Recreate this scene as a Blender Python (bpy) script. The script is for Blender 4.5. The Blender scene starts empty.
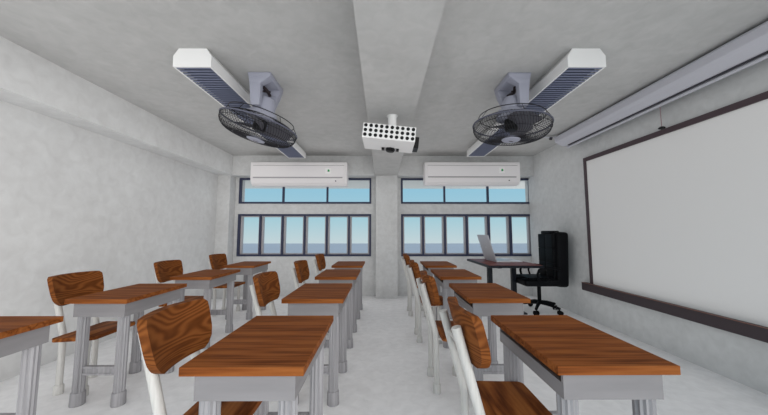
import bpy, bmesh, math, random
from mathutils import Vector, Matrix, Euler
random.seed(4)
sc = bpy.context.scene
COL = sc.collection
PI = math.pi

# ------------------------------------------------------------------ materials
def new_mat(name):
    m = bpy.data.materials.new(name); m.use_nodes = True
    nt = m.node_tree; b = nt.nodes['Principled BSDF']
    return m, nt, b
def L(r, g, b):                                   # sRGB 0-255 -> linear
    f = lambda c: (c/255/12.92) if c/255 <= .04045 else ((c/255+.055)/1.055)**2.4
    return (f(r), f(g), f(b), 1)
def plain(name, rgb, rough=.5, metal=0, spec=.3, streak=0, scale=(60, 60, 1.5)):
    m, nt, b = new_mat(name)
    b.inputs['Roughness'].default_value = rough; b.inputs['Metallic'].default_value = metal
    b.inputs['Specular IOR Level'].default_value = spec
    b.inputs['Base Color'].default_value = L(*rgb)
    if streak:
        tc = nt.nodes.new('ShaderNodeTexCoord'); mp = nt.nodes.new('ShaderNodeMapping')
        mp.inputs['Scale'].default_value = scale
        nz = nt.nodes.new('ShaderNodeTexNoise'); nz.inputs['Scale'].default_value = 1; nz.inputs['Detail'].default_value = 3
        rp = nt.nodes.new('ShaderNodeValToRGB')
        rp.color_ramp.elements[0].position = .3; rp.color_ramp.elements[1].position = .7
        rp.color_ramp.elements[0].color = L(*[max(0, c-streak) for c in rgb])
        rp.color_ramp.elements[1].color = L(*[min(255, c+streak*.6) for c in rgb])
        nt.links.new(tc.outputs['Object'], mp.inputs[0]); nt.links.new(mp.outputs[0], nz.inputs[0])
        nt.links.new(nz.outputs[0], rp.inputs[0]); nt.links.new(rp.outputs[0], b.inputs['Base Color'])
    return m
def concrete(name, lo, hi, scale=1.2, bump=.15):
    m, nt, b = new_mat(name)
    b.inputs['Roughness'].default_value = .75; b.inputs['Specular IOR Level'].default_value = .2
    tc = nt.nodes.new('ShaderNodeTexCoord')
    n1 = nt.nodes.new('ShaderNodeTexNoise'); n1.inputs['Scale'].default_value = scale; n1.inputs['Detail'].default_value = 8; n1.inputs['Roughness'].default_value = .62
    n2 = nt.nodes.new('ShaderNodeTexNoise'); n2.inputs['Scale'].default_value = scale*10; n2.inputs['Detail'].default_value = 5; n2.inputs['Distortion'].default_value = .6
    mx = nt.nodes.new('ShaderNodeMix'); mx.data_type = 'FLOAT'; mx.inputs[0].default_value = .5
    rp = nt.nodes.new('ShaderNodeValToRGB')
    rp.color_ramp.elements[0].position = .34; rp.color_ramp.elements[0].color = L(*lo)
    rp.color_ramp.elements[1].position = .66; rp.color_ramp.elements[1].color = L(*hi)
    bp = nt.nodes.new('ShaderNodeBump'); bp.inputs['Strength'].default_value = bump; bp.inputs['Distance'].default_value = .01
    l = nt.links.new
    l(tc.outputs['Object'], n1.inputs[0]); l(tc.outputs['Object'], n2.inputs[0])
    l(n1.outputs[0], mx.inputs[2]); l(n2.outputs[0], mx.inputs[3]); l(mx.outputs[0], rp.inputs[0])
    l(rp.outputs[0], b.inputs['Base Color']); l(n2.outputs[0], bp.inputs['Height']); l(bp.outputs[0], b.inputs['Normal'])
    return m
def wood(name, scale, dist, cols, r0=.15, r1=.85, off=(0, 0, 0), rot=(0, 0, 0), k=26, det=7, mixf=.5):
    m, nt, b = new_mat(name)
    b.inputs['Roughness'].default_value = .6; b.inputs['Specular IOR Level'].default_value = .06
    tc = nt.nodes.new('ShaderNodeTexCoord'); mp = nt.nodes.new('ShaderNodeMapping')
    mp.inputs['Scale'].default_value = scale; mp.inputs['Location'].default_value = off; mp.inputs['Rotation'].default_value = rot
    n1 = nt.nodes.new('ShaderNodeTexNoise'); n1.inputs['Scale'].default_value = 1; n1.inputs['Detail'].default_value = 1.5; n1.inputs['Distortion'].default_value = dist
    # ring function from the noise: contour lines of a stretched noise read as grain
    ml = nt.nodes.new('ShaderNodeMath'); ml.operation = 'MULTIPLY'; ml.inputs[1].default_value = k
    fr = nt.nodes.new('ShaderNodeMath'); fr.operation = 'SINE'
    ad = nt.nodes.new('ShaderNodeMath'); ad.operation = 'MULTIPLY_ADD'; ad.inputs[1].default_value = .5; ad.inputs[2].default_value = .5
    n2 = nt.nodes.new('ShaderNodeTexNoise'); n2.inputs['Scale'].default_value = det; n2.inputs['Detail'].default_value = 7
    mx = nt.nodes.new('ShaderNodeMix'); mx.data_type = 'FLOAT'; mx.inputs[0].default_value = mixf
    rp = nt.nodes.new('ShaderNodeValToRGB'); e = rp.color_ramp.elements
    e[0].position = r0; e[0].color = L(*cols[0]); e[1].position = r1; e[1].color = L(*cols[2])
    kk = e.new((r0+r1)/2-.03); kk.color = L(*cols[1])
    l = nt.links.new
    l(tc.outputs['Object'], mp.inputs[0]); l(mp.outputs[0], n1.inputs[0]); l(mp.outputs[0], n2.inputs[0])
    l(n1.outputs[0], ml.inputs[0]); l(ml.outputs[0], fr.inputs[0]); l(fr.outputs[0], ad.inputs[0])
    l(ad.outputs[0], mx.inputs[2]); l(n2.outputs[0], mx.inputs[3]); l(mx.outputs[0], rp.inputs[0]); l(rp.outputs[0], b.inputs['Base Color'])
    return m
def glass_mat():
    m, nt, b = new_mat('window_glass')
    out = nt.nodes['Material Output']
    t = nt.nodes.new('ShaderNodeBsdfTransparent'); t.inputs[0].default_value = (.97, .98, .985, 1)
    nt.links.new(t.outputs[0], out.inputs[0])
    return m

WOODC = [(52, 26, 12), (96, 53, 24), (120, 71, 35)]
M = dict(
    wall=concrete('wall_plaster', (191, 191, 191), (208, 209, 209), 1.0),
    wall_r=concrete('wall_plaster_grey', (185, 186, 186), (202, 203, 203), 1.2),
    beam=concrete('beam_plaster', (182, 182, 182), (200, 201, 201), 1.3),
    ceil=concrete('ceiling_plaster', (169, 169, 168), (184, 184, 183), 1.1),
    floor=concrete('floor_concrete', (207, 207, 208), (226, 226, 227), 1.3),
    desk_wood=wood('desk_wood', (.9, 20, 20), .25, [(84, 44, 19), (118, 66, 31), (138, 83, 42)], .25, .75, k=20, det=5, mixf=.72),
    seat_wood=wood('seat_wood', (10, 1.4, 10), .4, [(86, 45, 20), (122, 69, 33), (148, 92, 48)], .22, .78, (3, 1, 2), (0, 0, .12), k=22, det=8, mixf=.55),
    back_wood=wood('backrest_wood', (3, 1.3, 4.6), .7, [(80, 43, 19), (106, 60, 28), (124, 74, 37)], .1, .8, (1.7, 4.2, .3), (.3, 0, 0), k=210, det=7, mixf=.45),
    desk_metal=plain('desk_paint', (145, 144, 147), .5, streak=16),
    apron=plain('apron_paint', (129, 127, 129), .55, streak=6, scale=(3, 3, 20)),
    chair_metal=plain('chair_paint', (192, 191, 188), .45, streak=12),
    navy=plain('navy_frame', (52, 56, 78), .5), sash=plain('sash_grey', (172, 168, 171), .5),
    glass=glass_mat(),
    lamp=plain('lamp_housing', (226, 226, 226), .5), louvre=plain('louvre_blue', (118, 124, 146), .55),
    fan=plain('fan_grey', (152, 154, 168), .45), wire=plain('guard_wire', (38, 38, 42), .4),
    rim=plain('guard_rim', (88, 90, 104), .4), blade=plain('fan_blade', (112, 112, 120), .45, spec=.3),
    dark=plain('dark_metal', (50, 42, 44), .5),
    proj=plain('projector_white', (222, 222, 222), .5), black=plain('black_plastic', (12, 12, 14), .4),
    ac=plain('ac_white', (222, 219, 220), .45), acg=plain('ac_grey', (160, 158, 160), .5),
    acd=plain('ac_badge', (232, 230, 230), .5), green=plain('leaf_green', (40, 160, 80), .5), teal=plain('leaf_teal', (25, 95, 95), .5),
    pink=plain('mark_pink', (225, 195, 195), .5),
    board=plain('whiteboard_face', (224, 223, 222), .55), bframe=plain('board_frame', (74, 62, 66), .5),
    tray=plain('tray_dark', (62, 54, 57), .5), copper=plain('tray_edge', (130, 92, 80), .5),
    roller=plain('roller_grey', (186, 186, 194), .4), slit=plain('slit_dark', (55, 55, 60), .6),
    cord=plain('cord_pink', (150, 125, 128), .6),
    maroon=plain('desktop_maroon', (112, 58, 50), .5, streak=12, scale=(3, 14, 14)), navyblack=plain('desk_black', (11, 15, 24), .4),
    laptop=plain('laptop_grey', (172, 172, 177), .4), laptop2=plain('laptop_light', (205, 205, 208), .4), screen=plain('laptop_screen', (30, 30, 34), .6),
    leather=plain('black_leather', (9, 10, 13), .55, spec=.15), 
    sea=plain('sea_water', (166, 165, 170), .9, spec=.0, streak=3, scale=(.003, .006, 1)),
    eave=plain('eave_white', (200, 197, 194), .7),
)

# ------------------------------------------------------------------ mesh helpers
def BM(): return bmesh.new()
def box(bm, x0, x1, y0, y1, z0, z1, mat=None, bev=0):
    t = bmesh.new()
    bmesh.ops.create_cube(t, size=1, matrix=Matrix.Translation(((x0+x1)/2, (y0+y1)/2, (z0+z1)/2)) @ Matrix.Diagonal((abs(x1-x0), abs(y1-y0), abs(z1-z0), 1)))
    if bev: bmesh.ops.bevel(t, geom=t.edges[:], offset=bev, segments=2, affect='EDGES', profile=.5)
    join(bm, t, mat)
def join(bm, t, mat=None):
    if mat is not None: bmesh.ops.transform(t, matrix=mat, verts=t.verts[:])
    me = bpy.data.meshes.new('t'); t.to_mesh(me); t.free(); bm.from_mesh(me); bpy.data.meshes.remove(me)
def prism(bm, pts, axis, a0, a1, mat=None, bev=0):
    """outline pts (u,v) extruded along axis 'x','y' or 'z' from a0 to a1"""
    t = bmesh.new()
    def mk(p, a):
        return {'x': (a, p[0], p[1]), 'y': (p[0], a, p[1]), 'z': (p[0], p[1], a)}[axis]
    A = [t.verts.new(mk(p, a0)) for p in pts]; B = [t.verts.new(mk(p, a1)) for p in pts]
    n = len(pts); t.faces.new(A); t.faces.new(B[::-1])
    for i in range(n): t.faces.new((A[(i+1) % n], A[i], B[i], B[(i+1) % n]))
    bmesh.ops.recalc_face_normals(t, faces=t.faces[:])
    if bev: bmesh.ops.bevel(t, geom=t.edges[:], offset=bev, segments=2, affect='EDGES', profile=.5)
    join(bm, t, mat)
def tube(bm, pts, r, n=10, closed=False, cap=True, mat=None):
    t = bmesh.new(); pts = [Vector(p) for p in pts]; N = len(pts); rings = []; up = None
    for i, p in enumerate(pts):
        if closed: d = (pts[(i+1) % N]-pts[i-1])
        else: d = pts[min(i+1, N-1)]-pts[max(i-1, 0)]
        d.normalize()
        if up is None: up = Vector((0, 0, 1)) if abs(d.z) < .9 else Vector((1, 0, 0))
        a = d.cross(up).normalized(); b = a.cross(d).normalized(); up = b
        rr = r[i] if isinstance(r, (list, tuple)) else r
        rings.append([t.verts.new(p+a*math.cos(k*2*PI/n)*rr+b*math.sin(k*2*PI/n)*rr) for k in range(n)])
    for i in range(N if closed else N-1):
        A, B = rings[i], rings[(i+1) % N]
        for k in range(n): t.faces.new((A[k], A[(k+1) % n], B[(k+1) % n], B[k]))
    if cap and not closed: t.faces.new(rings[0]); t.faces.new(rings[-1])
    bmesh.ops.recalc_face_normals(t, faces=t.faces[:]); join(bm, t, mat)
def lathe(bm, prof, n=32, mat=None, flute=0):
    """prof: list of (r,z) from bottom to top, around z"""
    t = bmesh.new(); rings = []
    for r, z in prof:
        rings.append([t.verts.new(((r-(flute if k % 2 else 0))*math.cos(2*PI*k/n), (r-(flute if k % 2 else 0))*math.sin(2*PI*k/n), z)) for k in range(n)])
    for A, B in zip(rings, rings[1:]):
        for k in range(n): t.faces.new((A[k], A[(k+1) % n], B[(k+1) % n], B[k]))
    t.faces.new(rings[0][::-1]); t.faces.new(rings[-1])
    bmesh.ops.recalc_face_normals(t, faces=t.faces[:]); join(bm, t, mat)
def obj(name, bm, mat, parent=None, smooth=False, mats=None):
    me = bpy.data.meshes.new(name); bm.to_mesh(me); bm.free()
    for m in (mats or [mat]): me.materials.append(M[m])
    o = bpy.data.objects.new(name, me); COL.objects.link(o)
    if parent: o.parent = parent
    if smooth:
        for p in me.polygons: p.use_smooth = True
        me.set_sharp_from_angle(angle=math.radians(38))
    return o
def tag(o, label, cat, group=None, kind=None):
    o['label'] = label; o['category'] = cat
    if group: o['group'] = group
    if kind: o['kind'] = kind
    return o
def thing(name, loc, label, cat, group=None, rz=0):
    o = bpy.data.objects.new(name, None); COL.objects.link(o); o.location = loc; o.rotation_euler = (0, 0, rz)
    o.empty_display_size = .1
    return tag(o, label, cat, group)
def struct(name, bm, mat, label=None):
    o = obj(name, bm, mat); o['kind'] = 'structure'
    if label: o['label'] = label
    return o
def dup(root, loc, label):
    r = root.copy(); COL.objects.link(r); r.location = loc; r['label'] = label
    for ch in list(root.children):
        c = ch.copy(); COL.objects.link(c); c.parent = r
        for g in list(ch.children):
            d = g.copy(); COL.objects.link(d); d.parent = c
    return r

# ------------------------------------------------------------------ room
XL, XR, YB, YF, ZC = -3.126, 2.912, 5.81, 5.59, 2.686      # window wall face YB, pillar/header face YF
YN = -1.3; ZB = 2.302; T = .24
b = BM(); box(b, XL-T, XR+T, YN, YB+T, -.2, 0); struct('floor', b, 'floor')
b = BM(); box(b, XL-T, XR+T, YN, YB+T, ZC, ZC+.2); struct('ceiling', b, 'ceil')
b = BM(); box(b, XL-T, XL, YN, YB+T, 0, ZC); struct('wall_left', b, 'wall')
b = BM(); box(b, XR, XR+T, YN, YB, 0, ZC); struct('wall_right', b, 'wall_r')
WL = (-2.815, -.212); WR = (.375, 2.960)
b = BM()
for (x0, x1) in ((XL, WL[0]), (WL[1], WR[0]), (WR[1], XR+T)): box(b, x0, x1, YB, YB+T, 0, ZC)
for (x0, x1) in (WL, WR):
    box(b, x0, x1, YB, YB+T, 0, .755); box(b, x0, x1, YB, YB+T, 1.575, 1.78); box(b, x0, x1, YB, YB+T, 2.29, ZC)
struct('wall_back', b, 'beam')
# header beam over the windows, left side beam, middle beam, corner column, pillar
b = BM(); box(b, -2.853, XR, YF, YB, ZB, ZC); struct('trim_1', b, 'beam', 'plastered header beam above the windows')
b = BM(); box(b, XL, -2.853, YN, YB, ZB, ZC); struct('trim_2', b, 'wall', 'plastered beam along the top of the left wall')
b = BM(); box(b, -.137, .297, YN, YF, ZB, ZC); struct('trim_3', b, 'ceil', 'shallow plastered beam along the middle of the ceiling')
b = BM(); box(b, XL, -2.885, YF, YB, 0, ZB); struct('trim_4', b, 'beam', 'corner column beside the left windows')
b = BM(); box(b, -.117, .293, YF, YB, 0, ZB); struct('trim_5', b, 'beam', 'pillar between the two window bays')
# roof eave and wall returns outside the glass
b = BM(); box(b, XL-1.2, XR+1.2, YB+T, 7.3, 2.30, 2.42); struct('trim_6', b, 'eave', 'pale eave outside above the upper windows')

def window(num, x0, x1, z0, z1, n, sash):
    root = bpy.data.objects.new('window_%d' % num, None); COL.objects.link(root); root['kind'] = 'structure'
    root.location = ((x0+x1)/2, YB, z0); ox = (x0+x1)/2
    fx = .036; y0, y1 = -.012, .05
    X0, X1, H = x0-ox, x1-ox, z1-z0
    b = BM()
    box(b, X0, X0+fx, y0, y1, 0, H); box(b, X1-fx, X1, y0, y1, 0, H)
    box(b, X0+fx, X1-fx, y0, y1, 0, fx); box(b, X0+fx, X1-fx, y0, y1, H-fx, H)
    obj('window_frame', b, 'navy', root)
    w = (X1-X0)/n
    for k in range(1, n):
        b = BM(); x = X0+k*w; box(b, x-.016, x+.016, y0+.002, y1, fx, H-fx); obj('mullion', b, 'navy', root)
    for k in range(n):
        a, c = X0+k*w, X0+(k+1)*w
        a += fx if k == 0 else .016; c -= fx if k == n-1 else .016
        if sash:
            s = .029; b = BM(); ya, yb = .045, .115
            box(b, a-.006, a+s, ya, yb, fx-.006, H-fx+.006); box(b, c-s, c+.006, ya, yb, fx-.006, H-fx+.006)
            box(b, a+s, c-s, ya, yb, fx-.006, fx+s*.7); box(b, a+s, c-s, ya, yb, H-fx-s*.7, H-fx+.006)
            so = obj('sash', b, 'sash', root)
            b = BM(); box(b, a+s-.004, c-s+.004, .078, .084, fx+.01, H-fx-.01); obj('pane', b, 'glass', so)
            if k < n-1:
                b = BM(); box(b, c+.004, c+.028, y0-.016, y0+.004, H*.46, H*.56, bev=.003); obj('latch', b, 'navy', root)
        else:
            b = BM(); box(b, a-.006, c+.006, .02, .026, fx-.006, H-fx+.006); obj('pane', b, 'glass', root)
window(1, WL[0], WL[1], 1.78, 2.29, 3, False)
window(2, WL[0], WL[1], .755, 1.575, 6, True)
window(3, WR[0], WR[1], 1.78, 2.29, 3, False)
window(4, WR[0], WR[1], .755, 1.575, 6, True)

b = BM(); box(b, -1500, 1500, 40, 815, -31, -30)
tag(obj('sea', b, 'sea'), 'calm grey-blue sea stretching to the horizon outside the windows', 'sea', kind='stuff')

# ------------------------------------------------------------------ student desk
DX, DY = .219, .325
COLX = {'A': -2.025, 'B': -.495, 'C': .842}
ROWY = [1.413, 2.479, 3.520, 4.566]
def make_desk(label):
    t = thing('student_desk', (0, 0, 0), label, 'desk', 'wood-topped student desks')
    b = BM(); box(b, -DX, DX, -DY, DY, .719, .75, bev=.0015); obj('desktop', b, 'desk_wood', t)
    ax, ay, z0, z1 = .182, .292, .619, .719; th = .014
    b = BM()
    box(b, -ax, ax, -ay, -ay+th, z0, z1); box(b, -ax, ax, ay-th, ay, z0, z1)
    box(b, ax-th, ax, -ay+th, ay-th, z0, z1)
    box(b, -ax, -ax+th, -ay+th, ay-th, z0, z0+.055)
    obj('apron', b, 'apron', t)
    b = BM(); box(b, -ax+th, ax-th, -ay+th, ay-th, z0+.002, z0+.014); obj('book_shelf', b, 'apron', t)
    for sx in (-1, 1):
        for sy in (-1, 1):
            mt = Matrix.Translation((sx*.145, sy*.248, 0))
            b = BM(); lathe(b, [(.036, .0), (.036, z0+.002)], 24, mt, .005)
            lg = obj('leg', b, 'desk_metal', t)
            b = BM(); lathe(b, [(.043, 0), (.044, .004), (.0425, .082), (.039, .090)], 20, mt); obj('foot_cap', b, 'desk_metal', lg, True)
    for sy in (-1, 1):
        b = BM(); y = sy*.248
        box(b, -.115, .115, y-.014, y+.014, .205, .219); box(b, -.115, .115, y-.008, y+.008, .219, .251); box(b, -.115, .115, y-.014, y+.014, .251, .265)
        obj('stretcher', b, 'desk_metal', t)
    return t
ROWN = ['nearest the camera', 'second from the camera', 'third from the camera', 'farthest, closest to the windows']
desk_labels = {
 ('A', 0): 'wood-topped grey student desk cut off by the left picture edge',
 ('A', 1): 'second desk from the camera in the row along the bare left wall',
 ('A', 2): 'third desk from the camera in the row along the bare left wall',
 ('A', 3): 'last desk of the row along the bare left wall, under the left windows',
 ('B', 0): 'large foreground student desk in the middle row, nearest the camera',
 ('B', 1): 'second desk from the camera in the middle row, left of the aisle',
 ('B', 2): 'third desk from the camera in the middle row, left of the aisle',
 ('B', 3): 'last desk of the middle row, under the left windows beside the pillar',
 ('C', 0): 'foreground student desk nearest the whiteboard and the camera',
 ('C', 1): 'second desk from the camera in the row right of the aisle',
 ('C', 2): 'third desk from the camera in the row right of the aisle',
 ('C', 3): 'last desk of the row right of the aisle, under the right windows'}
chair_labels = {
 ('A', 1): 'wooden chair with white legs at the second desk along the left wall',
 ('A', 2): 'wooden chair with white legs at the third desk along the left wall',
 ('A', 3): 'wooden chair with white legs at the last desk along the left wall',
 ('B', 0): 'large foreground wooden chair beside the nearest middle-row desk',
 ('B', 1): 'wooden chair beside the second desk from the camera in the middle row',
 ('B', 2): 'wooden chair beside the third desk from the camera in the middle row',
 ('B', 3): 'small-looking wooden chair beside the last desk of the middle row',
 ('C', 0): 'foreground wooden chair in the aisle at the nearest right-row desk',
 ('C', 1): 'wooden chair in the aisle at the second desk of the right row',
 ('C', 2): 'wooden chair in the aisle at the third desk of the right row',
 ('C', 3): 'last wooden chair in the aisle, closest to the pillar'}
proto = None
for c in 'ABC':
    for r in range(4):
        loc = (COLX[c], ROWY[r], 0)
        if proto is None:
            proto = make_desk(desk_labels[(c, r)]); proto.location = loc
        else: dup(proto, loc, desk_labels[(c, r)])

# ------------------------------------------------------------------ student chair (origin: desk's chair-side edge, chair centre y)
def back_board():
    """curved trapezoid backrest facing +x, reclined"""
    t = bmesh.new(); zt, zb = .885, .660; nz, ny = 14, 20
    def half(f):                                   # f 0 bottom .. 1 top -> half width
        pts = [(0, .135), (.04, .155), (.2, .184), (.4, .196), (.75, .201), (.92, .201), (.975, .195), (1, .184)]
        for (a, ha), (c, hc) in zip(pts, pts[1:]):
            if f <= c: return ha+(hc-ha)*(f-a)/(c-a)
        return pts[-1][1]
    th = .038; G = []
    for s in (0, 1):
        g = []
        for i in range(nz+1):
            f = i/nz; z = zb+(zt-zb)*f; row = []
            for j in range(ny+1):
                u = -1+2*j/ny; y = u*half(f)
                x = -.268 - (z-.76)*.27 + .042*(y/.2)**2 + (th if s else 0)
                row.append(t.verts.new((x, y, z+.004*(1-u*u)*(f))))
            g.append(row)
        G.append(g)
    for s in (0, 1):
        for i in range(nz):
            for j in range(ny):
                g = G[s]; t.faces.new((g[i][j], g[i][j+1], g[i+1][j+1], g[i+1][j]))
    for i in range(nz):
        for j in (0, ny): t.faces.new((G[0][i][j], G[0][i+1][j], G[1][i+1][j], G[1][i][j]))
    for j in range(ny):
        for i in (0, nz): t.faces.new((G[0][i][j], G[0][i][j+1], G[1][i][j+1], G[1][i][j]))
    bmesh.ops.recalc_face_normals(t, faces=t.faces[:])
    return t
def make_chair(label):
    t = thing('student_chair', (0, 0, 0), label, 'chair', 'wooden student chairs with white tube legs')
    # seat, wider at the front, rounded corners
    pts = []
    def arc(cx, cy, r, a0, a1, n=6):
        for k in range(n+1):
            a = math.radians(a0+(a1-a0)*k/n); pts.append((cx+r*math.cos(a), cy+r*math.sin(a)))
    arc(.085, .175, .03, 5, 85); arc(-.14, .185, .03, 90, 180); arc(-.14, -.195, .03, 180, 270); arc(.085, -.155, .03, 275, 355)
    b = BM(); prism(b, pts, 'z', .418, .445, bev=.003); obj('seat', b, 'seat_wood', t, True)
    obj('backrest', back_board(), 'back_wood', t, True)
    for s in (-1, 1):
        y = s*.135+.03
        b = BM(); tube(b, [(-.197, y, 0), (-.197, y, .20), (-.197, y, .41), (-.199, y, .435), (-.206, y, .465), (-.300, y, .818)], .0215, 12)
        lg = obj('rear_leg', b, 'chair_metal', t, True)
        b = BM(); lathe(b, [(.0315, 0), (.032, .003), (.0305, .062), (.026, .068)], 16, Matrix.Translation((-.197, y, 0))); obj('foot_cap', b, 'chair_metal', lg, True)
        y = s*.155+.02
        b = BM(); tube(b, [(.02, y, 0), (.02, y, .20), (.02, y, .42)], .0215, 12)
        lg = obj('front_leg', b, 'chair_metal', t, True)
        b = BM(); lathe(b, [(.0315, 0), (.032, .003), (.0305, .062), (.026, .068)], 16, Matrix.Translation((.02, y, 0))); obj('foot_cap', b, 'chair_metal', lg, True)
        b = BM(); tube(b, [(-.197, s*.135+.03, .40), (.02, s*.155+.02, .40)], .013, 8); obj('seat_rail', b, 'chair_metal', t, True)
    b = BM(); tube(b, [(-.268, -.105, .72), (-.268, .165, .72)], .012, 8); obj('back_rail', b, 'chair_metal', t, True)
    return t
cproto = None
for c in 'ABC':
    for r in range(4):
        if (c, r) not in chair_labels: continue
        loc = (COLX[c]-DX+{'A': -.018, 'B': (.030 if r == 0 else .013), 'C': -.005}[c], ROWY[r]+{'A': .0, 'B': -.040, 'C': .0}[c], 0)
        if cproto is None: cproto = make_chair(chair_labels[(c, r)]); cproto.location = loc
        else: dup(cproto, loc, chair_labels[(c, r)])

# ------------------------------------------------------------------ ceiling lights
def make_light(x, y0, y1, side, label):
    w = .152; zb = 2.534; h = ZC-zb; Ln = y1-y0
    t = thing('ceiling_light', (x, (y0+y1)/2, zb), label, 'ceiling light', 'long louvred ceiling lights')
    hl = Ln/2; b = BM()
    # side walls with a chamfered shoulder, end walls, top
    sh = h*.60
    for s in (-1, 1):
        prism(b, [(s*w, 0), (s*w, sh), (s*w*.73, h), (s*w*.55, h), (s*(w-.014), sh*.8), (s*(w-.014), 0)], 'y', -hl+.014, hl-.014)
    for s in (-1, 1):
        prism(b, [(-w, 0), (-w, sh), (-w*.73, h), (w*.73, h), (w, sh), (w, 0)], 'y', s*hl, s*(hl-.014))
    box(b, -w*.72, w*.72, -hl+.014, hl-.014, h-.03, h)
    xa, xb = side*(w-.042), side*(w-.014); box(b, min(xa, xb), max(xa, xb), -hl+.014, hl-.014, .016, .022)
    obj('housing', b, 'lamp', t)
    b = BM(); n = int(Ln/.042); p = (Ln-.028)/n
    wi = w-.015
    for k in range(n):
        y = -hl+.014+p*k
        prism(b, [(y+.001, .001), (y+p*.52, .001), (y+p*.56, .014), (y+p*.40, .014)], 'x', -wi, wi)
    obj('louvre', b, 'louvre', t)
    b = BM(); xa, xb = -side*wi, side*(wi-.030); box(b, min(xa, xb), max(xa, xb), -hl+.016, hl-.016, .017, .022); obj('reflector', b, 'louvre', t)
    return t
make_light(-1.512, 2.262, 5.19, -1, 'long white ceiling light with blue louvre on the left')
make_light(1.630, 2.240, 5.06, 1, 'long white ceiling light with blue louvre near the whiteboard')

# ------------------------------------------------------------------ ceiling fans
def make_fan(x, y, hx, hz, roll, pitch, side, label):
    """x,y mount centre; hx,hz centre of the guard rim (relative x, absolute z)"""
    t = thing('ceiling_fan', (x, y, ZC), label, 'fan', 'grey ceiling-mounted cage fans')
    # yoke: plate, near leg, far leg
    b = BM()
    def taper(z0, w0, z1, w1, prof0, prof1, c0=0, c1=0):      # prof: (ya,yb) at z0 / z1
        tt = bmesh.new(); V = []
        for z, w, (ya, yb), cc in ((z0, w0, prof0, c0), (z1, w1, prof1, c1)):
            V.append([tt.verts.new(q) for q in ((cc-w, ya, z), (cc+w, ya, z), (cc+w, yb, z), (cc-w, yb, z))])
        tt.faces.new(V[0]); tt.faces.new(V[1][::-1])
        for k in range(4): tt.faces.new((V[0][k], V[0][(k+1) % 4], V[1][(k+1) % 4], V[1][k]))
        bmesh.ops.recalc_face_normals(tt, faces=tt.faces[:])
        bmesh.ops.bevel(tt, geom=tt.edges[:], offset=.006, segments=2, affect='EDGES', profile=.5)
        join(b, tt)
    taper(0, .108, -.045, .098, (-.17, .18), (-.168, .185))
    taper(-.035, .1, -.10, .052, (-.168, -.07), (-.165, -.10), side*.0, side*.038)
    taper(-.09, .052, -.30, .040, (-.165, -.10), (-.15, -.09), side*.038, side*.040)
    taper(-.035, .098, -.12, .075, (.10, .186), (.10, .188))
    taper(-.11, .075, -.24, .062, (.09, .187), (.045, .11))
    obj('ceiling_bracket', b, 'fan', t, True)
    b = BM(); tube(b, [(0, -.06, -.09), (.02, 0, -.11), (.0, .10, -.10)], .016, 8); tube(b, [(-.02, -.04, -.12), (.02, .05, -.085)], .010, 8)
    obj('wiring', b, 'dark', t, True)
    H = Matrix.Translation((hx-x, 0, hz-ZC)) @ Matrix.Rotation(roll, 4, 'Y') @ Matrix.Rotation(pitch, 4, 'X')
    R = .352
    b = BM(); lathe(b, [(.08, .05), (.135, .06), (.142, .095), (.125, .125), (.098, .15), (.088, .22), (.066, .27), (.02, .285)], 32, H)
    obj('motor_housing', b, 'fan', t, True)
    for a in (-1, 1):
        b = BM(); lathe(b, [(.022, -.02), (.022, .02)], 16, H @ Matrix.Translation((a*.12, -.04, .105)) @ Matrix.Rotation(PI/2, 4, 'Y')); obj('pivot_knob', b, 'fan', t, True)
    # blades
    for k in range(3):
        bb = bmesh.new(); n = 10; m2 = 6; G = []
        for i in range(n+1):
            f = i/n; r = .07+.245*f; wd = .08+.12*math.sin(PI*min(1, f*.62+.12))
            row = []
            for j in range(m2+1):
                u = j/m2-.5; ang = u*wd/r*1.05+f*.25
                row.append(bb.verts.new((r*math.cos(ang), r*math.sin(ang), -.0-.10*u*(1-.35*f))))
            G.append(row)
        for i in range(n):
            for j in range(m2): bb.faces.new((G[i][j], G[i][j+1], G[i+1][j+1], G[i+1][j]))
        bmesh.ops.solidify(bb, geom=bb.faces[:], thickness=.004)
        b = BM(); join(b, bb, H @ Matrix.Rotation(k*2*PI/3+.5, 4, 'Z')); obj('fan_blade', b, 'blade', t, True)
    b = BM(); lathe(b, [(.05, -.055), (.062, -.04), (.062, .055)], 24, H); obj('rotor_hub', b, 'black', t, True)
    # guards
    def prof_front(f):    # f 0 rim .. 1 hub
        a = f*PI/2; return .08+(R-.08)*math.cos(a)**.62, -.138*math.sin(a)**.75-.002
    def prof_rear(f):
        r = R-(R-.11)*f; return r, .075*math.sin(f*PI/2)**.8+.002
    for nm, pf, nw in (('front_guard', prof_front, 84), ('rear_guard', prof_rear, 60)):
        b = BM()
        for k in range(nw):
            a = 2*PI*k/nw
            tube(b, [((pf(i/7)[0])*math.cos(a+.25*i/7), pf(i/7)[0]*math.sin(a+.25*i/7), pf(i/7)[1]) for i in range(8)], .0020, 4, cap=False, mat=H)
        for f in ((.12, .45, .8) if nm == 'front_guard' else (.3, .98)):
            r, z = pf(f); tube(b, [(r*math.cos(q*2*PI/48), r*math.sin(q*2*PI/48), z) for q in range(48)], .0026, 5, closed=True, mat=H)
        obj(nm, b, 'wire', t)
    b = BM(); tube(b, [(R*math.cos(q*2*PI/64), R*math.sin(q*2*PI/64), 0) for q in range(64)], .0075, 8, closed=True, mat=H)
    obj('guard_rim', b, 'rim', t, True)
    b = BM(); r = .300
    tube(b, [(r*math.cos(q*2*PI/64), r*math.sin(q*2*PI/64), .082) for q in range(64)], .0042, 6, closed=True, mat=H)
    for q in range(6):
        a = q*PI/3+.4; tube(b, [(r*math.cos(a), r*math.sin(a), .082), (R*math.cos(a), R*math.sin(a), .012)], .003, 5, mat=H)
    obj('support_ring', b, 'wire', t, True)
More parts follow.
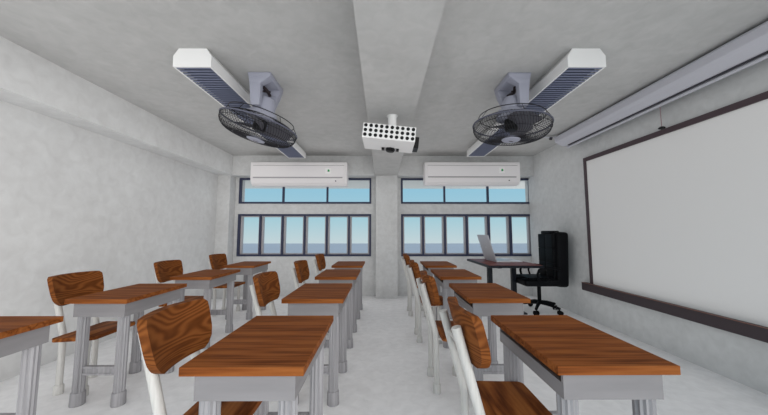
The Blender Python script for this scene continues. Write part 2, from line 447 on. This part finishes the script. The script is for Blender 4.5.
    b = BM(); lathe(b, [(.03, -.158), (.078, -.150), (.088, -.136), (.086, -.126)], 32, H); hc = obj('hub_cap', b, 'fan', t, True)
    b = BM(); box(b, -.022, .004, -.010, .004, -.1592, -.1575, H); box(b, -.002, .022, -.004, .010, -.1592, -.1575, H); obj('badge', b, 'dark', hc)
    return t
make_fan(-1.125, 2.775, -1.172, 2.243, math.radians(14.5), math.radians(0), -1, 'left cage fan on a ceiling bracket, tilted down to the right')
make_fan(1.265, 2.765, 1.243, 2.248, math.radians(3.2), math.radians(0), 1, 'right cage fan hanging almost level, nearer the whiteboard')

# ------------------------------------------------------------------ projector
t = thing('projector', (.064, 2.66, ZB), 'white projector with round vent holes hanging under the middle beam', 'projector')
b = BM(); lathe(b, [(.040, -.20), (.040, -.004), (.052, -.004), (.052, 0)], 28, Matrix.Translation((.03, .02, 0))); obj('mount_pole', b, 'proj', t, True)
H = Matrix.Translation((0, 0, -.222)) @ Matrix.Rotation(math.radians(-1.5), 4, 'X') @ Matrix.Rotation(math.radians(6.2), 4, 'Y') @ Matrix.Rotation(math.radians(-1.0), 4, 'Z')
px, py, pz = .230, .165, .066
b = BM(); box(b, -px, px, -py, py, -pz, pz, H, bev=.003); obj('body', b, 'proj', t)
for i in range(10):
    for j in range(3):
        b = BM(); lathe(b, [(.0155, 0), (.0155, .004)], 16, H @ Matrix.Translation((-px+.023+i*.0460, -py-.003, pz-.022-j*.0415)) @ Matrix.Rotation(-PI/2, 4, 'X')); obj('vent_hole', b, 'black', t)
b = BM()
lathe(b, [(.036, 0), (.046, .014), (.046, .032)], 8, H @ Matrix.Translation((.02, .085, -pz-.030))); lg = obj('mount_socket', b, 'black', t)
for s in (-1, 1):
    b = BM(); box(b, .02+s*.044, .02+s*.054, .060, .115, -pz-.016, -pz+.002, H); obj('socket_clip', b, 'acg', lg)
    b = BM(); box(b, .02+s*.054, .02+s*.082, .062, .112, -pz-.018, -pz+.002, H, bev=.004); obj('socket_wing', b, 'black', lg)
b = BM(); box(b, px-.002, px+.045, -.02, .12, -pz+.0, pz-.03, H, bev=.004); obj('lens', b, 'black', t)
b = BM()
for k in range(7): box(b, -px-.003, -px+.001, -py+.04+k*.04, -py+.055+k*.04, -.045, .04, H)
obj('side_vent', b, 'slit', t)

# ------------------------------------------------------------------ air conditioners
def make_ac(x0, x1, z0, z1, label):
    t = thing('air_conditioner', ((x0+x1)/2, YF, z0), label, 'air conditioner', 'white wall air conditioners')
    w = (x1-x0)/2; h = z1-z0; D = .29
    pr = [(0, 0.04), (0, h), (-D+.03, h), (-D+.006, h-.012), (-D, h-.04), (-D, .115), (-D+.006, .095), (-D+.03, .045), (-D+.085, .0), (-.06, 0)]
    b = BM(); prism(b, pr, 'x', -w, w, bev=.004); obj('casing', b, 'ac', t, True)
    b = BM(); box(b, -w+.045, w-.045, -D-.006, -D+.002, .122, h-.075, bev=.003); fp = obj('front_panel', b, 'ac', t)
    b = BM(); box(b, -w+.045, w-.045, -D-.003, -D+.004, h-.075, h-.066); obj('panel_seam', b, 'acg', t)
    b = BM(); box(b, -w+.05, w-.075, -D-.008, -D+.002, .124, .148); obj('outlet_slot', b, 'acg', t)
    b = BM(); prism(b, [(-D+.002, .100), (-D+.024, .046), (-D+.028, .046), (-D+.006, .102)], 'x', -w+.05, w-.27); obj('air_flap', b, 'ac', t)
    b = BM(); box(b, w-.385, w-.285, -D-.0085, -D-.004, .21, .31, bev=.001); bd = obj('label_plate', b, 'acd', fp)
    b = BM()
    prism(b, [(w-.345, .245), (w-.345, .275), (w-.335, .288), (w-.318, .28), (w-.308, .262), (w-.312, .243)], 'y', -D-.0095, -D-.008)
    obj('leaf_mark', b, 'green', t)
    b = BM(); prism(b, [(w-.346, .243), (w-.346, .262), (w-.334, .262), (w-.33, .240)], 'y', -D-.0102, -D-.0085); obj('leaf_shade', b, 'teal', t)
    b = BM(); box(b, w-.365, w-.352, -D-.0095, -D-.008, .240, .248); obj('label_print', b, 'pink', t)
    b = BM(); lathe(b, [(.012, -.003), (.012, .003)], 14, Matrix.Translation((w-.20, -D+.011, .078)) @ Matrix.Rotation(PI/2-.4, 4, 'X')); obj('sensor', b, 'slit', t)
make_ac(-2.380, -.640, 2.070, 2.500, 'white wall air conditioner above the left windows')
make_ac(.785, 2.515, 2.085, 2.505, 'white wall air conditioner above the right windows, nearer the whiteboard')

# ------------------------------------------------------------------ whiteboard
t = thing('whiteboard', (XR, 2.1, .41), 'wide whiteboard with dark frame and tray on the right wall', 'whiteboard')
y0, y1 = .30-2.1, 4.15-2.1; z0, z1 = .08, 1.865
b = BM(); box(b, -.022, -.002, y0+.02, y1-.02, z0, z1-.02); obj('writing_surface', b, 'board', t)
b = BM(); box(b, -.034, 0, y0, y1, z1-.055, z1); box(b, -.034, 0, y0, y0+.05, z0, z1-.055); box(b, -.034, 0, y1-.05, y1, z0, z1-.055); obj('frame', b, 'bframe', t)
b = BM(); box(b, -.075, 0, y0-.115, y1+.115, 0, .105, bev=.004); tr = obj('tray', b, 'tray', t)
b = BM(); box(b, -.077, -.068, y0-.115, y1+.115, .105, .109); obj('tray_edge', b, 'copper', tr)

# ------------------------------------------------------------------ roll-up projection screen
t = thing('projection_screen', (XR, 2.4, ZC), 'rolled-up grey projection screen case along the ceiling above the whiteboard', 'projection screen')
ya, yb = .2-2.4, 4.33-2.4; o = XR
P_ = [(2.625, 2.660), (2.615, 2.640), (2.622, 2.575), (2.650, 2.548), (2.725, 2.512), (2.80, 2.512), (2.80, 2.672), (2.65, 2.672)]
b = BM(); prism(b, [(a-o, z-ZC) for a, z in P_], 'y', ya, yb, bev=.004); obj('case', b, 'roller', t)
b = BM(); prism(b, [(a-o+s_, z-ZC) for (a, z), s_ in zip(P_, (-.012, -.012, -.012, -.005, 0, .01, .01, 0))], 'y', yb, yb+.035, bev=.008); obj('end_cap', b, 'roller', t, True)
b = BM(); box(b, 2.745-o, 2.766-o, ya, yb-.06, 2.504-ZC, 2.514-ZC); obj('slot', b, 'slit', t)
b = BM(); tube(b, [(2.785-o, ya, 2.492-ZC), (2.785-o, yb-.0, 2.492-ZC)], .016, 10); obj('weight_bar', b, 'roller', t, True)
b = BM(); box(b, 2.42-o, 2.64-o, yb+.03, yb+.07, -.034, -.022, bev=.003); box(b, 2.80-o, -.0, yb-.1, yb-.06, -.06, -.03); tube(b, [(2.44-o, yb+.05, -.024), (2.44-o, yb+.05, 0)], .02, 10); obj('ceiling_bracket', b, 'roller', t)
b = BM(); tube(b, [(2.56-o, yb+.03, -.03), (2.56-o, yb+.05, -.065)], .022, 12); obj('bracket_screw', b, 'slit', t, True)
b = BM(); tube(b, [(2.80-o, 2.87-2.4, 2.50-ZC), (2.80-o, 2.868-2.4, 2.27-ZC)], .0035, 6); pc = obj('pull_cord', b, 'cord', t)
b = BM(); lathe(b, [(.008, -.016), (.026, -.008), (.030, .002), (.020, .012), (.008, .016)], 16, Matrix.Translation((2.80-o, 2.868-2.4, 2.262-ZC))); obj('pull_knob', b, 'black', t, True)

# ------------------------------------------------------------------ teacher's desk, laptop, office chair
t = thing('teacher_desk', (1.915, 4.80, 0), 'dark table with maroon top and black legs below the right windows', 'table')
hx, hy = .395, .548
b = BM(); box(b, -hx, hx, -hy, hy, .712, .746, bev=.004); tp = obj('tabletop', b, 'navyblack', t)
b = BM(); box(b, -hx+.018, hx-.018, -hy+.022, hy-.022, .745, .750); obj('top_surface', b, 'maroon', tp)
for cx in (-.190, .190):
    b = BM(); box(b, cx-.035, cx+.035, -.035, .035, .012, .713, bev=.004); lg = obj('leg', b, 'navyblack', t)
    b = BM(); box(b, cx-.06, cx+.06, -.30, .30, 0, .022, bev=.004); obj('foot', b, 'navyblack', lg)
    b = BM(); box(b, cx-.03, cx+.03, -.42, .42, .692, .713, bev=.002); obj('top_bearer', b, 'navyblack', lg)
t = thing('laptop', (1.80, 4.95, .75), 'open grey laptop standing on the dark table', 'laptop')
b = BM(); box(b, .0, .41, -.26, .26, .001, .018, bev=.004); bs = obj('base', b, 'laptop2', t)
b = BM(); box(b, .06, .24, -.22, .22, .0175, .0195); obj('keyboard', b, 'laptop', bs)
b = BM(); box(b, .27, .37, -.06, .06, .0175, .019); obj('touchpad', b, 'laptop', bs)
H = Matrix.Translation((.0, 0, .012)) @ Matrix.Rotation(math.radians(-17), 4, 'Y')
b = BM(); box(b, -.007, .007, -.26, .26, 0, .435, H, bev=.003); ld = obj('lid', b, 'laptop', t)
b = BM(); box(b, .006, .0085, -.245, .245, .02, .42, H); obj('screen', b, 'screen', ld)
b = BM(); lathe(b, [(.012, 0), (.012, .002)], 14, H @ Matrix.Translation((-.0085, 0, .22)) @ Matrix.Rotation(PI/2, 4, 'Y')); obj('emblem', b, 'laptop2', ld)

t = thing('office_chair', (2.455, 4.70, 0), 'tall black padded office chair on castors at the dark table', 'chair')
def pad(x0, x1, y0, y1, z0, z1, bev, H=None):
    b = BM(); tt = bmesh.new()
    bmesh.ops.create_cube(tt, size=1, matrix=Matrix.Translation(((x0+x1)/2, (y0+y1)/2, (z0+z1)/2)) @ Matrix.Diagonal((x1-x0, y1-y0, z1-z0, 1)))
    bmesh.ops.bevel(tt, geom=tt.edges[:], offset=bev, segments=4, affect='EDGES', profile=.6)
    join(b, tt, H); return b
b = pad(-.33, .22, -.26, .26, .415, .52, .045); st = obj('seat', b, 'leather', t, True)
b = pad(-.27, .14, -.22, .22, .505, .54, .016); obj('seat_cushion', b, 'leather', st, True)
b = pad(.13, .32, -.255, .235, .41, 1.235, .06, Matrix.Rotation(math.radians(2), 4, 'Y')); bk = obj('backrest', b, 'leather', t, True)
b = pad(.13, .275, -.15, .13, 1.19, 1.245, .02); obj('headrest', b, 'leather', bk, True)
for z in (.53, .75, .97):
    b = pad(.118, .18, -.215, .0, z, z+.225, .018); obj('back_cushion', b, 'leather', bk, True)
    b = pad(.118, .18, -.005, .20, z, z+.225, .018); obj('back_cushion', b, 'leather', bk, True)
for s in (-1, 1):
    y = s*.275; b = BM()
    tube(b, [(-.10, s*.25, .49), (-.14, y, .52), (-.155, y, .60), (-.13, y, .665), (-.05, y, .685), (.10, y, .685), (.19, y, .67)], .019, 10)
    ar = obj('armrest', b, 'leather', t, True)
    b = BM(); tube(b, [(-.02, s*.25, .49), (-.0, y, .53), (-.02, y, .60), (.0, y, .68)], .015, 8); obj('arm_support', b, 'leather', ar, True)
b = BM(); lathe(b, [(.05, .12), (.05, .16), (.028, .17), (.028, .40), (.10, .43), (.10, .445)], 20); obj('gas_column', b, 'leather', t, True)
for k in range(5):
    a = math.radians(-55+72*k); cx, cy = .30*math.cos(a), .30*math.sin(a); b = BM()
    tube(b, [(0, 0, .14), (cx*.5, cy*.5, .125), (cx, cy, .09)], [.032, .026, .02], 8); lg = obj('base_arm', b, 'leather', t, True)
    b = BM(); Mr = Matrix.Translation((cx, cy, .035)) @ Matrix.Rotation(a+.9, 4, 'Z') @ Matrix.Rotation(PI/2, 4, 'X')
    lathe(b, [(.034, -.030), (.035, -.010), (.016, -.008), (.016, .008), (.035, .010), (.034, .030)], 18, Mr); obj('castor', b, 'leather', lg, True)

# ------------------------------------------------------------------ light and sky
w = bpy.data.worlds.new('sky'); sc.world = w; w.use_nodes = True; nt = w.node_tree
bg = nt.nodes['Background']; l = nt.links.new
tc = nt.nodes.new('ShaderNodeTexCoord'); sp = nt.nodes.new('ShaderNodeSeparateXYZ')
rp = nt.nodes.new('ShaderNodeValToRGB'); e = rp.color_ramp.elements
e[0].position = .012; e[0].color = L(200, 215, 218)
e[1].position = 1; e[1].color = L(120, 178, 215)
for p_, c_ in ((.097, (167, 206, 217)), (.15, (159, 201, 218)), (.2, (149, 198, 219))):
    k = e.new(p_); k.color = L(*c_)
za = nt.nodes.new('ShaderNodeMath'); za.operation = 'ADD'; za.inputs[1].default_value = .05
l(tc.outputs['Generated'], sp.inputs[0]); l(sp.outputs['Z'], za.inputs[0]); l(za.outputs[0], rp.inputs[0])
# brighter, whiter sky lobe added behind the camera, right, to light the room
vd = nt.nodes.new('ShaderNodeVectorMath'); vd.operation = 'DOT_PRODUCT'
vd.inputs[1].default_value = Vector((.66, -.75, .02)).normalized()
l(tc.outputs['Generated'], vd.inputs[0])
mr = nt.nodes.new('ShaderNodeMapRange'); mr.inputs[1].default_value = .55; mr.inputs[2].default_value = 1; mr.inputs[3].default_value = 0; mr.inputs[4].default_value = 1; mr.interpolation_type = 'SMOOTHSTEP'
l(vd.outputs['Value'], mr.inputs[0])
mx = nt.nodes.new('ShaderNodeMix'); mx.data_type = 'RGBA'
l(mr.outputs[0], mx.inputs[0]); l(rp.outputs[0], mx.inputs[6]); mx.inputs[7].default_value = (5.1, 4.98, 4.85, 1)
l(mx.outputs[2], bg.inputs[0]); bg.inputs[1].default_value = 1.0
# flat ambient term of the renderer
sc.cycles.use_fast_gi = True; sc.cycles.fast_gi_method = 'ADD'
w.light_settings.ao_factor = .27; w.light_settings.distance = .4
sc.cycles.max_bounces = 5; sc.cycles.diffuse_bounces = 4; sc.cycles.transparent_max_bounces = 16
sc.cycles.use_denoising = True

# ------------------------------------------------------------------ camera
f = 296.0; pitch = math.atan(24.5/f); yaw = math.atan(2/f)
F = Vector((math.sin(yaw)*math.cos(pitch), math.cos(yaw)*math.cos(pitch), math.sin(pitch)))
R_ = Vector((math.cos(yaw), -math.sin(yaw), 0)); U = R_.cross(F)
cd = bpy.data.cameras.new('camera'); cam = bpy.data.objects.new('camera', cd); COL.objects.link(cam)
cd.sensor_width = 36; cd.lens = f/768*36; cd.clip_start = .02; cd.clip_end = 3000
m3 = Matrix((R_, U, -F)).transposed().to_4x4(); m3.translation = Vector((0, 0, 1.225)); cam.matrix_world = m3
sc.camera = cam
vs = sc.view_settings; vs.view_transform = 'Standard'; vs.look = 'None'; vs.gamma = 1; vs.exposure = 0; vs.use_curve_mapping = False
